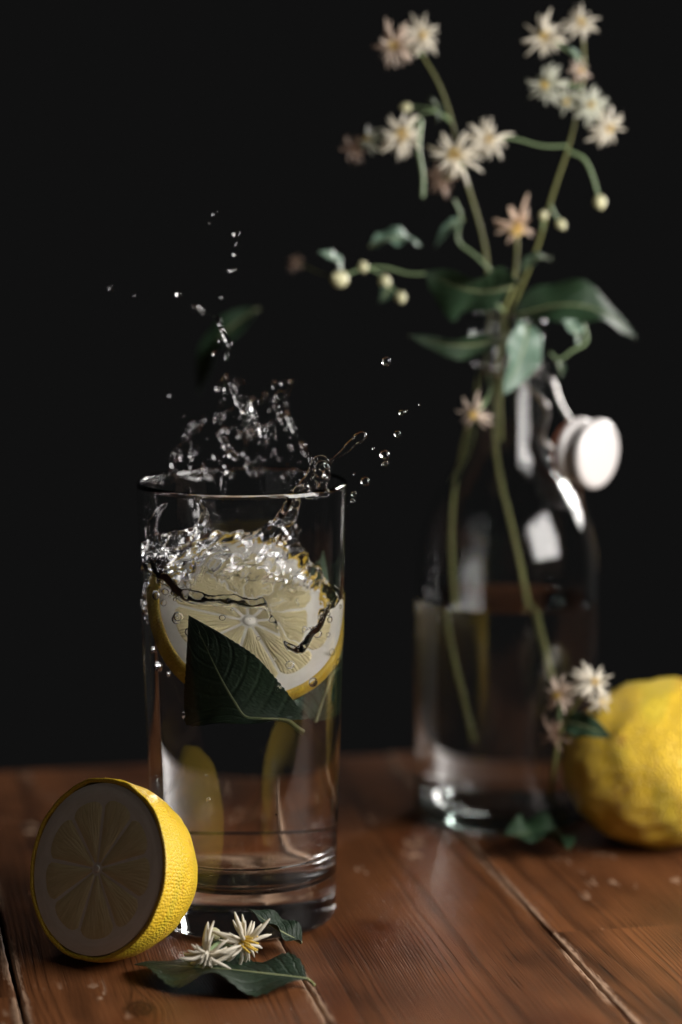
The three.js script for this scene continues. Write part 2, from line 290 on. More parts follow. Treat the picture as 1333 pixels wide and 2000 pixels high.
// half lemon: cut face is local +y
{
  const g = thing('lemon_half', 'halved lemon with its cut face in shade, leaning beside the tall glass', 'lemon', V(0, 0, 0));
  const R = 0.0286, D = 0.034, prof = [];
  for (let i = 0; i <= 26; i++) { const t = i / 26, a = t * Math.PI / 2; let r = R * Math.sin(a) ** 0.94, y = -D * Math.cos(a); if (t < 0.16) { y -= 0.0045 * (1 - sstep(0, 0.16, t)); } prof.push([r, y]); }
  prof.push([R - 0.0002, 0.0002], [R - 0.0012, 0.0003], [R - 0.0016, -0.0004]);
  const rg = bumpRind(lathe(prof, 128), 0.02, 90, 2);
  part('rind', rg, peelMat, g);
  const pg = lathe([[0, -0.012], [R * 0.9, -0.012], [R - 0.0018, -0.0008], [R - 0.0019, 0.0001], [R * 0.80, 0.00012], [R * 0.5, 0.0001], [R * 0.05, 0], [0, 0]], 96); part('pith', pg, pithMat, g);
  flesh(g, R, 9, 0.0001);
  const core = part('core', lathe([[0, -0.001], [0.0012, -0.0006], [0.0013, 0.0001], [0.0008, 0.0003], [0, 0.0002]], 20), pithMat, g);
  const n = camDir(-0.602, 0.181, 0.777); g.quaternion.setFromUnitVectors(V(0, 1, 0), n);
  settle(g, 190, 1697);
}
// whole lemon
{
  const g = thing('lemon', 'whole ripe yellow lemon with knobbly skin lying beside the bottle', 'lemon', V(0, 0, 0));
  const prof = [], R = 0.0302, A = 0.036;
  for (let i = 0; i <= 40; i++) { const t = i / 40, a = t * Math.PI; let r = R * Math.sin(a), y = -A * Math.cos(a); if (t > 0.84) y += 0.006 * sstep(0.84, 1, t); if (t < 0.1) y += 0.003 * (1 - sstep(0, 0.1, t)); prof.push([r, y]); }
  part('rind', bumpRind(lathe(prof, 128), 0.045, 100, 9), peelMatLong, g);
  const st = part('stem_end', lathe([[0, -0.001], [0.0022, -0.0006], [0.0026, 0.0004], [0.0016, 0.0011], [0, 0.0013]], 14), new THREE.MeshStandardMaterial({ color: rgb(0.10, 0.09, 0.03), roughness: 0.8 }), g); st.position.y = -A + 0.0030;
  g.quaternion.setFromUnitVectors(V(0, 1, 0), camDir(0.86, 0.12, 0.35));
  settle(g, 1292, 1490);
}
// slice in the glass: front face is local +y
const SL = { c: P(478, 1211, 0.002), R: 0.0277, T: 0.0072 };
SL.n = V(0.32, Math.sin(0.56), Math.cos(0.56)).normalize();
SL.q = new THREE.Quaternion().setFromUnitVectors(V(0, 1, 0), SL.n);
{
  const g = thing('lemon_slice', 'thick round lemon slice plunging into water inside the tall glass', 'lemon slice', SL.c.clone());
  g.quaternion.copy(SL.q);
  const R = SL.R, h = SL.T / 2, rim = [[R - 0.0016, -h - 0.0002], [R - 0.0006, -h], [R, -h + 0.0008], [R + 0.0003, 0], [R, h - 0.0008], [R - 0.0006, h], [R - 0.0016, h + 0.0002], [R - 0.0022, h - 0.0004], [R - 0.0022, -h + 0.0004], [R - 0.0016, -h - 0.0002]];
  part('rind', lathe(rim, 128), peelMat, g);
  part('pith', lathe([[0, -h], [R - 0.0019, -h], [R - 0.0019, h], [0, h]], 96), pithWet, g);
  flesh(g, R, 9, h + 0.0001, false, fleshWet); flesh(g, R, 9, -h - 0.0001, true, fleshWet);
  const core = part('core', lathe([[0, -0.0006], [0.0016, -0.0004], [0.0018, 0.0002], [0.0011, 0.0006], [0, 0.0007]], 20), pithMat, g); core.position.y = h;
}

// ------------------------------------------------------------------ leaves
const leafMap = texture(512, 256, (u, v) => {
  const d = Math.abs(v - 0.5), sv = u * 9 - d * 5.2, f = Math.abs(((sv % 1) + 1) % 1 - 0.5), vein = (1 - sstep(0.0, 0.09, f)) * sstep(0.5, 0.42, d) * 0.3, net = sstep(0.62, 0.75, vn(u * 90, v * 60, 4)) * 0.12;
  const t = 0.6 * vn(u * 10, v * 6, 1) + 0.4 * vn(u * 60, v * 40, 2), k = vein + net;
  return [mix(0.009, 0.022, t) + k * 0.025, mix(0.026, 0.048, t) + k * 0.04, mix(0.012, 0.022, t) + k * 0.02];
});
const leafBump = texture(512, 256, (u, v) => { const d = Math.abs(v - 0.5), sv = u * 9 - d * 5.2, f = Math.abs(((sv % 1) + 1) % 1 - 0.5), k = 1 - (1 - sstep(0.0, 0.2, f)) * 0.6 - 0.3 * vn(u * 70, v * 50, 4); return [k, k, k]; }, false);
const leafMat = new THREE.MeshPhysicalMaterial({ map: leafMap, bumpMap: leafBump, bumpScale: 0.0004, roughness: 0.55, specularIntensity: 0.6 });
const darkLeafMat = leafMat.clone(); darkLeafMat.color = rgb(0.68, 0.74, 0.66);
const deepLeafMat = leafMat.clone(); deepLeafMat.color = rgb(0.40, 0.46, 0.42);
const youngMat = new THREE.MeshPhysicalMaterial({ color: rgb(0.10, 0.17, 0.12), roughness: 0.5, transmission: 0.25, thickness: 0 });
const ribMat = new THREE.MeshStandardMaterial({ color: rgb(0.20, 0.22, 0.11), roughness: 0.5 });
const stemMat = new THREE.MeshStandardMaterial({ color: rgb(0.15, 0.155, 0.05), roughness: 0.55 });
const tendrilMat = new THREE.MeshStandardMaterial({ color: rgb(0.20, 0.28, 0.14), roughness: 0.55 });
function leafParts(parent, mid, left, right, o = {}) {
  const n = o.n ?? 64, M = curve(mid, n), L = curve(left, n), R = curve(right, n), grid = [], m = 7, teeth = o.teeth ?? 22, amp = o.amp ?? 0.035;
  for (let i = 0; i <= n; i++) {
    const row = [], t = i / n, saw = (t * teeth) % 1, k = 1 + amp * (saw < 0.75 ? saw / 0.75 : (1 - saw) / 0.25) - amp * 0.5;
    const kk = i < 2 || i > n - 2 ? 1 : k;
    for (let j = -m; j <= m; j++) { const e = j < 0 ? L[i] : R[i], s = Math.abs(j) / m; const p = M[i].clone().lerp(M[i].clone().lerp(e, kk), s); if (o.bulge) p.addScaledVector(o.bulge, Math.sin(s * Math.PI) * 1); row.push(p); }
    grid.push(row);
  }
  part('blade', solidGrid(grid, 0.0003), o.mat ?? leafMat, parent);
  part('midrib', taperTube(M, t => mix(o.rib ?? 0.00055, 0.00012, t), 40, 6), o.ribMat ?? ribMat, parent);
}
// a leaf from base to tip, its upper side turned towards `face`
function leaf(parent, base, tip, face, width, o = {}) {
  const X = tip.clone().sub(base), L = X.length(); X.normalize(); const N = face.clone().addScaledVector(X, -face.dot(X)).normalize(), Wd = N.clone().cross(X);
  const mid = [], lf = [], rt = [], K = 18, bend = o.bend ?? 0.12, fold = o.fold ?? 0.35, wave = o.wave ?? 0.05, ph = o.ph ?? 0, peak = o.peak ?? 0.36;
  for (let i = 0; i <= K; i++) {
    const t = i / K, w = width / 2 * Math.max(0.004, Math.pow(t / peak, 0.62) * Math.exp(0.62 * (1 - t / peak)) * (1 - t ** 5)) * (t <= 0 ? 0 : 1);
    const c = base.clone().addScaledVector(X, t * L).addScaledVector(N, bend * L * Math.sin(Math.PI * t) + (o.hook ?? 0) * L * t * t);
    mid.push(c); for (const s of [-1, 1]) { const f = fold + wave * Math.sin(t * 13 + s + ph) * 4, tw = (o.twist ?? 0) * t; const d = Wd.clone().multiplyScalar(s * Math.cos(f)).addScaledVector(N, Math.sin(f)).applyAxisAngle(X, tw); (s < 0 ? lf : rt).push(c.clone().addScaledVector(d, w)); }
  }
  leafParts(parent, mid, lf, rt, o);
}
const rel = (g, v) => v.clone().sub(g.position);
// leaf pressed against the front of the glass, under water
{
  const zf = 0.0275, q = (x, y, dz = 0) => { const k = 0.93; return P(476 + (x - 476) * k, y, zf + dz - ((x - 476) / 5200) ** 2 * 9); };
  const base = q(548, 1403), g = thing('submerged_leaf', 'dark serrated leaf floating upright in front of the lemon slice in the glass', 'leaf', base);
  const r = a => a.map(v => rel(g, v));
  const mid = r([q(548, 1403), q(512, 1401), q(480, 1397), q(458, 1368), q(438, 1335), q(415, 1290), q(392, 1242), q(367, 1199)]);
  const right = r([q(548, 1403), q(606, 1400, -0.002), q(580, 1372, -0.002), q(556, 1342, -0.001), q(530, 1310), q(495, 1276), q(440, 1240), q(367, 1199)]);
  const left = r([q(548, 1403), q(500, 1412, 0.001), q(430, 1411, 0.001), q(360, 1412, 0), q(357, 1370), q(360, 1310), q(364, 1250), q(367, 1199)]);
  leafParts(g, mid, left, right, { teeth: 30, amp: 0.04, rib: 0.0005, mat: darkLeafMat });
  part('petiole', taperTube(r([q(546, 1403), q(568, 1408), q(584, 1420), q(598, 1430)]), t => mix(0.0006, 0.0010, t), 14, 8), stemMat, g);
}
{
  const b = P(575, 1400, -0.006), t = P(640, 1075, -0.020), g = thing('submerged_leaf', 'green leaf tucked behind the lemon slice against the side of the glass', 'leaf', b);
  leaf(g, V(0, 0, 0), rel(g, t), V(0.45, 0.1, 0.9), 0.024, { bend: -0.05, fold: 0.2, teeth: 24, mat: leafMat });
}

// ------------------------------------------------------------------ water in the glass (level thrown about, film over the slice, jet at the rim)
function smin(a, b, k) { const h = Math.max(k - Math.abs(a - b), 0) / k; return Math.min(a, b) - h * h * k * 0.25; }
function capsule(p, a, b, ra, rb) { const bx = b[0] - a[0], by = b[1] - a[1], bz = b[2] - a[2], px = p[0] - a[0], py = p[1] - a[1], pz = p[2] - a[2]; const t = clamp((px * bx + py * by + pz * bz) / (bx * bx + by * by + bz * bz + 1e-9), 0, 1); return Math.hypot(px - bx * t, py - by * t, pz - bz * t) - mix(ra, rb, t); }
const toMM = v => [(v.x - GL.x) * 1000, (v.y - GL.y) * 1000, (v.z - GL.z) * 1000];
function splat(field, nx, ny, nz, o, h, a, b, ra, rb, k) {   // union one capsule into a field, in mm
  const R = Math.max(ra, rb) + k + 1, lo = [0, 1, 2].map(c => Math.max(0, Math.floor((Math.min(a[c], b[c]) - R - o[c]) / h))), hi = [0, 1, 2].map(c => Math.min([nx, ny, nz][c] - 1, Math.ceil((Math.max(a[c], b[c]) + R - o[c]) / h)));
  for (let z = lo[2]; z <= hi[2]; z++) for (let y = lo[1]; y <= hi[1]; y++) for (let x = lo[0]; x <= hi[0]; x++) { const i = x + y * nx + z * nx * ny; field[i] = smin(field[i], capsule([o[0] + x * h, o[1] + y * h, o[2] + z * h], a, b, ra, rb), k); }
}
function carve(field, nx, ny, nz, o, h, c, r) {
  const lo = [0, 1, 2].map(k => Math.max(0, Math.floor((c[k] - r - 2 - o[k]) / h))), hi = [0, 1, 2].map(k => Math.min([nx, ny, nz][k] - 1, Math.ceil((c[k] + r + 2 - o[k]) / h)));
  for (let z = lo[2]; z <= hi[2]; z++) for (let y = lo[1]; y <= hi[1]; y++) for (let x = lo[0]; x <= hi[0]; x++) { const i = x + y * nx + z * nx * ny; field[i] = Math.max(field[i], r - Math.hypot(o[0] + x * h - c[0], o[1] + y * h - c[1], o[2] + z * h - c[2])); }
}
// a string of beads along points [px, py, radius in photo pixels, z]; px of 0.17 mm
function beadString(splatFn, pts, jitter, k) {
  const q = pts.map(([x, y, r, z]) => { const m = toMM(P(x, y, z)); return [...m, r * 0.168]; });
  for (let i = 0; i < q.length - 1; i++) {
    const A = q[i], B = q[i + 1], len = Math.hypot(A[0] - B[0], A[1] - B[1], A[2] - B[2]), n = Math.max(1, Math.round(len / 1.3));
    for (let s = 0; s < n; s++) { const f = (t) => { const w = [0, 1, 2].map(c => mix(A[c], B[c], t)); const e = t > 0 && t < 1 ? jitter : 0; return [w[0] + e * n3(w[0] * 0.5, w[1] * 0.5, 3), w[1] + e * n3(w[0] * 0.5, w[1] * 0.5, 8), w[2] + e * 2 * n3(w[0] * 0.3, w[1] * 0.3, 5)]; };
      const a = f(s / n), b = f((s + 1) / n), rr = t => mix(A[3], B[3], t) * (1 + 0.35 * n3(a[0] * 0.7 + t, a[1] * 0.7, 2)); splatFn(a, b, rr(s / n), rr((s + 1) / n), k); }
  }
}
{
  const h = 0.45, o = [-36.2, 13.4, -36.2], nx = 180, ny = 346, nz = 162, f = new Float32Array(nx * ny * nz).fill(3);
  const c = toMM(SL.c), n = [SL.n.x, SL.n.y, SL.n.z], up = V(0, 1, 0).addScaledVector(SL.n, -SL.n.y).normalize(), rt = up.clone().cross(SL.n);
  // top outline of the film, in the slice's own plane: [across, up] mm
  const outline = [[285, 1062], [300, 1045], [345, 1040], [378, 1030], [392, 1012], [404, 1018], [420, 1036], [450, 1042], [480, 1040], [510, 1028], [535, 1016], [555, 1000], [568, 985], [577, 992], [575, 1030], [590, 1060], [600, 1090], [625, 1110], [650, 1165]].map(([x, y]) => { const d = ray(x, y), pn = SL.c.clone().addScaledVector(SL.n, 0.0096), t = pn.clone().sub(camera.position).dot(SL.n) / d.dot(SL.n), p = d.multiplyScalar(t).add(camera.position).sub(SL.c); return [p.dot(rt) * 1000, p.dot(up) * 1000]; });
  const FRONT = [[-34, 123], [-30, 121], [-24, 114], [-17, 108], [-8, 108.5], [0, 108], [7, 107], [11, 100], [14, 93], [18, 91], [23, 96], [28, 102], [34, 106]];
  const frontAt = x => { for (let i = 1; i < FRONT.length; i++) if (x <= FRONT[i][0]) { const [xa, ya] = FRONT[i - 1], [xb, yb] = FRONT[i]; return mix(ya, yb, sstep(0, 1, (x - xa) / (xb - xa))); } return 106; };
  const topAt = a => { if (a <= outline[0][0]) return outline[0][1]; for (let i = 1; i < outline.length; i++) if (a <= outline[i][0]) return mix(outline[i - 1][1], outline[i][1], (a - outline[i - 1][0]) / Math.max(0.01, outline[i][0] - outline[i - 1][0])); return outline.at(-1)[1]; };
  for (let k = 0; k < nz; k++) for (let j = 0; j < ny; j++) for (let i = 0; i < nx; i++) {
    const x = o[0] + i * h, y = o[1] + j * h, z = o[2] + k * h, r = Math.hypot(x, z), wall = r - (riMM(y) + 0.4);
    if (wall > 3) continue;
    let floor = 14.45 - y; if (r > 22 && y < 24) { const dx = Math.max(0, r - 22.6), dy = Math.max(0, 20.6 - y); floor = Math.max(floor, Math.hypot(dx, dy) - 6.0); }
    let d = Math.max(wall, floor);
    if (y > 74) {
      const wv = 3.4 * n3(x * 0.11, 2, z * 0.11) + 1.7 * n3(x * 0.27, 5, z * 0.27) + 0.7 * n3(x * 0.6, 9, z * 0.6);
      const u = x / 32, v = z / 32;
      const wF = sstep(3, 19, z);
      let Ht = mix(113 - 5 * u - 1.5 * v + wv, frontAt(x) + 0.25 * wv, wF) + (1.2 - 0.9 * wF) * n3(x * 0.4, 3, z * 0.4);
      Ht += wF * (5.2 + 2.0 * n3(x * 0.13, 4, 8)) * Math.exp(-Math.max(0, -wall - 0.4) / 2.6);                     // water clinging to the front wall
      Ht += 6 * Math.exp(-(((x + 6) / 16) ** 2) - (((z + 24) / 9) ** 2));
      let surf = (y - Ht) * 0.72 + (0.5 - 0.35 * wF) * n3(x * 0.35, y * 0.35, z * 0.35);
      // film running over the face of the slice
      const px = x - c[0], py = y - c[1], pz = z - c[2], s = px * n[0] + py * n[1] + pz * n[2], a = px * rt.x + py * rt.y + pz * rt.z, b = px * up.x + py * up.y + pz * up.z;
      if (s > -2 && s < 20) {
        const q0 = 3.5 * n3(a * 0.07, b * 0.07, 33) + 1.5 * n3(a * 0.2, b * 0.2, 35), p = a * 0.88 + b * 0.47 + q0, q = -a * 0.47 + b * 0.88 + q0;   // along and across the flow
        const ridge = Math.max(0, 1 - Math.abs(n3(p * 0.09, q * 0.20, 15)) * 4.5) * 1.5 + Math.max(0, 1 - Math.abs(n3(p * 0.16, q * 0.42, 19)) * 4) * 0.7;
        const mid = 9.6 + 3.6 * n3(p * 0.09, q * 0.13, 4) + 1.8 * n3(p * 0.14, q * 0.34, 7), th = 1.0 + 1.7 * n3(p * 0.10, q * 0.25, 9) + 0.8 * n3(p * 0.25, q * 0.45, 1) + ridge;
        const film = Math.max(Math.abs(s - mid) - Math.max(0.35, th), (b - topAt(a) - 0.6 * n3(a * 0.5, b * 0.5, 2)) * 0.8);
        surf = smin(surf, film, 1.6);
      }
      d = Math.max(surf, wall, floor);
    }
    f[i + j * nx + k * nx * ny] = d;
  }
  const S = (a, b, ra, rb, k) => splat(f, nx, ny, nz, o, h, a, b, ra, rb, k);
  // left spike, right jet with its loop and thrown ligament
  beadString(S, [[395, 1022, 9, 0.012], [402, 1006, 6, 0.014], [396, 990, 4, 0.016], [384, 972, 3.5, 0.018]], 0.3, 1.2);
  beadString(S, [[300, 1060, 12, 0.006], [296, 1030, 7, 0.008], [310, 1000, 4, 0.008], [325, 985, 4, 0.004]], 0.3, 1.2);
  beadString(S, [[560, 1010, 13, 0.010], [573, 985, 10, 0.013], [578, 965, 7, 0.016], [592, 945, 6, 0.018], [606, 930, 6, 0.020], [612, 915, 5, 0.021]], 0.3, 1.2);
  beadString(S, [[540, 1020, 7, 0.012], [563, 980, 4, 0.016], [570, 962, 4, 0.018], [590, 950, 4, 0.020]], 0.3, 0.9);
  const loop = []; for (let i = 0; i <= 18; i++) { const a = i / 18 * Math.PI * 2; loop.push([626 + Math.cos(a) * 15 , 918 + Math.sin(a) * 22 - 3, 4.2, 0.021 + 0.003 * Math.sin(a)]); } beadString(S, loop, 0.15, 0.8);
  const loop2 = []; for (let i = 0; i <= 12; i++) { const a = i / 12 * Math.PI * 2; loop2.push([630 + Math.cos(a) * 10, 914 + Math.sin(a) * 11, 3.2, 0.0235]); } beadString(S, loop2, 0.15, 0.8);
  beadString(S, [[612, 900, 4, 0.021], [610, 925, 5, 0.020], [612, 950, 7, 0.019], [618, 962, 8, 0.018], [600, 968, 6, 0.018]], 0.2, 1);
  beadString(S, [[641, 910, 4, 0.021], [640, 930, 5, 0.020], [630, 948, 6, 0.019], [632, 962, 8, 0.018]], 0.2, 1);
  beadString(S, [[641, 906, 4, 0.021], [652, 896, 2.6, 0.022], [664, 888, 3, 0.022], [672, 882, 5, 0.023], [680, 874, 7, 0.023], [690, 864, 6, 0.023], [698, 858, 8, 0.023], [708, 851, 9, 0.023]], 0.2, 0.9);
  // trapped bubbles
  for (let i = 0; i < 60; i++) { const a = rnd(0, 6.28), r = 31 * Math.sqrt(rnd(0.1, 1)), y = rnd(92, 114); carve(f, nx, ny, nz, o, h, [Math.cos(a) * r, y, Math.sin(a) * r], rnd(0.35, 1.2)); }
  for (let i = 0; i < 40; i++) { const a = rnd(2.2, 3.7); carve(f, nx, ny, nz, o, h, [Math.cos(a) * rnd(22, 31), rnd(98, 118), Math.sin(a) * rnd(20, 30)], rnd(0.5, 1.9)); }
  for (let i = 0; i < 26; i++) { const a = rnd(0.1, 2.9), r = rnd(20, 29.5); carve(f, nx, ny, nz, o, h, [Math.cos(a) * r, rnd(82, 104), Math.sin(a) * r], rnd(0.5, 1.7)); }
  for (const [x, y, r] of [[350, 1396, 1.3], [402, 1560, 0.9], [398, 1512, 0.6], [545, 1590, 0.5], [432, 1300, 0.7]]) { const p = toMM(P(476 + (x - 476) * 0.9, y, 0.026)); carve(f, nx, ny, nz, o, h, p, r); }
  const g = surfaceNets(f, nx, ny, nz, V(o[0], o[1], o[2]), h, 1); g.scale(0.001, 0.001, 0.001);
  const m = new THREE.Mesh(g, waterMat); m.name = 'splashing_water'; m.position.copy(GL); scene.add(m);
  tag(m, 'clear churning water inside the tall glass with a looping jet over the rim', 'water');
}
// drops standing on the dry inner wall
// crown of water thrown up behind the rim
{
  const h = 0.4, o = [-38, 118, -62], nx = 190, ny = 225, nz = 92, f = new Float32Array(nx * ny * nz).fill(3);
  const S = (a, b, ra, rb, k) => splat(f, nx, ny, nz, o, h, a, b, ra, rb, k);
  const zc = -0.027, C = (list, dz = 0) => list.map(([x, y, r]) => [300 + x / 4.166, 560 + y / 4.166, Math.max(11, r ?? 12) / 4.166 * 1.1, zc + dz + 0.010 * n3(x * 0.006, y * 0.006, 1)]);
  const strings = [
    [[300, 150, 9], [345, 160, 10], [390, 190, 13], [430, 215, 7], [470, 235, 12], [520, 255, 17], [545, 310, 10], [580, 380, 8], [605, 430, 16], [628, 475, 13], [600, 540, 8], [612, 610, 20], [616, 660, 18], [590, 705, 21], [585, 770, 28], [600, 860, 16], [565, 920, 17], [535, 1000, 11], [515, 1070, 14], [500, 1130, 14], [515, 1175, 19], [575, 1240, 15], [600, 1290, 15], [625, 1335, 26], [680, 1410, 12]],
    [[585, 780, 22], [540, 800, 15], [512, 840, 8]], [[545, 440, 15], [560, 465, 13]], [[490, 520, 16], [505, 545, 14]],
    [[645, 985, 11], [610, 1025, 13], [555, 1050, 9]], [[640, 810, 17], [668, 880, 14], [690, 965, 9]],
    [[640, 790, 18], [690, 765, 15], [740, 780, 15], [800, 815, 15], [860, 790, 13], [915, 850, 14], [895, 935, 13], [820, 948, 20], [800, 880, 20], [795, 825, 17]],
    [[720, 960, 9], [735, 1050, 20], [745, 1090, 28], [775, 1150, 22], [800, 1215, 12]], [[750, 1220, 10], [757, 1290, 11], [735, 1380, 9]],
    [[805, 970, 12], [820, 1025, 15], [835, 1100, 6], [870, 1150, 5], [905, 1235, 11], [865, 1270, 9]],
    [[985, 780, 19], [985, 815, 14]], [[960, 915, 12], [1020, 900, 24], [1075, 880, 17], [1100, 850, 16], [1110, 805, 12]], [[1040, 860, 22], [1000, 880, 12]], [[1040, 790, 9], [1090, 770, 14], [1130, 765, 11], [1110, 800, 9]],
    [[945, 1005, 11], [1000, 985, 18], [1030, 1030, 10], [1045, 1080, 12], [1080, 1145, 8]],
    [[1065, 930, 9], [1078, 975, 13], [1100, 1060, 11], [1125, 1120, 14], [1145, 1160, 16], [1165, 1230, 17], [1195, 1265, 8], [1218, 1298, 18], [1245, 1370, 9], [1275, 1395, 9], [1300, 1450, 6]],
    [[500, 1080, 7], [450, 1080, 10], [410, 1110, 12], [370, 1145, 22], [335, 1185, 10], [310, 1225, 8], [285, 1260, 8], [200, 1315, 6], [155, 1385, 13], [150, 1430, 12], [175, 1475, 12], [130, 1520, 16], [60, 1560, 20], [-40, 1590, 16]],
    [[320, 1110, 17], [292, 1160, 13], [260, 1230, 14]], [[205, 1415, 13], [180, 1470, 11]], [[400, 1060, 11], [415, 1090, 9]], [[440, 1180, 11], [450, 1240, 12]],
    [[325, 1345, 13], [290, 1440, 12]], [[407, 1440, 10], [407, 1500, 16]], [[490, 1370, 11], [510, 1400, 10], [585, 1442, 15], [613, 1490, 14], [615, 1540, 14]],
    [[845, 1350, 11], [855, 1390, 12], [830, 1420, 8], [790, 1450, 8], [735, 1485, 10]],
    [[190, 1535, 16], [130, 1570, 16], [60, 1600, 16]], [[205, 1565, 14], [280, 1560, 17], [330, 1552, 16], [365, 1555, 18], [405, 1555, 14]],
    [[1095, 1503, 12], [1140, 1500, 20], [1190, 1506, 19], [1230, 1520, 11], [1270, 1525, 14]], [[1055, 1540, 14], [1095, 1565, 17]], [[570, 1150, 14], [600, 1190, 13], [580, 1260, 10]], [[880, 1500, 12], [900, 1530, 10]], [[690, 1360, 10], [690, 1390, 11]],
  ];
  // thin torn sheet between the ligaments
  const bound = [[150, 1500], [200, 1330], [330, 1130], [480, 1080], [540, 920], [600, 800], [760, 790], [900, 800], [930, 900], [900, 1010], [1020, 1000], [1100, 1120], [1200, 1330], [1270, 1500]];
  const topAt = x => { for (let i = 1; i < bound.length; i++) if (x <= bound[i][0]) return mix(bound[i - 1][1], bound[i][1], (x - bound[i - 1][0]) / (bound[i][0] - bound[i - 1][0])); return 9999; };
  const wv = new THREE.Vector3();
  for (let j = 0; j < ny; j++) for (let i = 0; i < nx; i++) {
    const x = o[0] + i * h, y = o[1] + j * h; wv.set(GL.x + x / 1000, GL.y + y / 1000, zc).project(camera); const cx = ((wv.x + 1) * 666.5 - 300) * 4.166, cy = ((1 - wv.y) * 1000 - 560) * 4.166;
    const inside = cx < 150 || cx > 1270 ? 40 : topAt(cx) - cy; if (inside > 60) continue;
    const hole = (n3(cx * 0.010, cy * 0.006, 4) + 0.5 * n3(cx * 0.026, cy * 0.016, 7) + 0.24) * 14, base = Math.max(inside / 24, hole, (cy - 1560) / 24), zm = zc * 1000 + 5 * n3(cx * 0.006, cy * 0.004, 12) + 2.4 * n3(cx * 0.022, cy * 0.010, 3) + 0.3 * n3(cx * 0.05, cy * 0.03, 5);
    const th = 0.36 + 0.25 * n3(cx * 0.02, cy * 0.012, 9) + 0.35 * Math.max(0, 1 - Math.abs(base) * 0.9);
    for (let k = 0; k < nz; k++) { const z = o[2] + k * h, d = Math.max(Math.abs(z - zm) - th, base); if (d < 3) { const q = i + j * nx + k * nx * ny; f[q] = Math.min(f[q], d); } }
  }
  for (const s of strings) beadString(S, C(s), 0.4, 0.9);
  for (let i = 0; i < 60; i++) { const x = rnd(170, 1250), y = rnd(900, 1540); if (y < topAt(x) - 20) continue; const [q] = C([[x, y, rnd(5, 13)]], rnd(-0.004, 0.006)); const m = toMM(P(q[0], q[1], q[3])); S(m, [m[0] + rnd(-0.8, 0.8), m[1] + rnd(-1.8, 1.8), m[2]], q[2] * 0.168, q[2] * 0.13, 0.6); }
  const g = surfaceNets(f, nx, ny, nz, V(o[0], o[1], o[2]), h, 1); g.scale(0.001, 0.001, 0.001);
  const m = new THREE.Mesh(g, waterMat); m.name = 'water_splash'; m.position.copy(GL); scene.add(m);
  tag(m, 'torn crown of splashing water rising behind the rim of the tall glass', 'splash');
}
// flying drops
{
  const geos = [0, 1, 2].map(s => { const g = new THREE.IcosahedronGeometry(1, 10), p = g.attributes.position; for (let i = 0; i < p.count; i++) { const x = p.getX(i), y = p.getY(i), z = p.getZ(i), k = 1 + 0.13 * n3(x * 1.1 + s * 9, y * 1.1, z * 1.1) + 0.03 * n3(x * 3 + s, y * 3, z * 3); p.setXYZ(i, x * k, y * k, z * k); } g.deleteAttribute('uv'); g.computeVertexNormals(); return g; });
  const drop = (px, py, r, z, label, group) => { const m = new THREE.Mesh(geos[Math.floor(rnd(0, 3))], waterMat); m.name = numbered('water_drop'); m.position.copy(P(px, py, z)); m.scale.setScalar(r * 0.000168); m.rotation.set(rnd(0, 6), rnd(0, 6), rnd(0, 6)); scene.add(m); tag(m, label, 'water drop', group); };
  const up = [[462, 457, 7.5], [461, 497, 5], [462, 478, 2.5], [457, 528, 5], [451, 529, 3.5], [435, 581, 3.5], [420, 418, 4], [350, 575, 5.5], [217, 563, 4.5], [265, 577, 3], [333, 773, 3.5], [412, 436, 2.5], [362, 812, 2.5]];
  for (const [x, y, r] of up) drop(x, y, r, -0.034 + rnd(-0.006, 0.004), 'small clear water drop flung into the air above the crown of water', 'drops flung above the splash');
  const right = [[755, 706, 9, 0.024], [785, 806, 5.5, 0.016], [795, 803, 3, 0.016], [777, 848, 6.5, 0.022], [752, 888, 9.5, 0.02], [753, 905, 5, 0.02], [730, 876, 2.5, 0.024], [714, 940, 8.5, 0.016], [692, 965, 5, 0.024], [689, 978, 4, 0.024], [820, 790, 2, 0.02], [693, 926, 2.5, 0.024], [748, 907, 2.5, 0.02]];
  for (const [x, y, r, z] of right) drop(x, y, r, z, 'clear round water drop flying off between the tall glass and the bottle', 'drops flying off beside the glass');
}

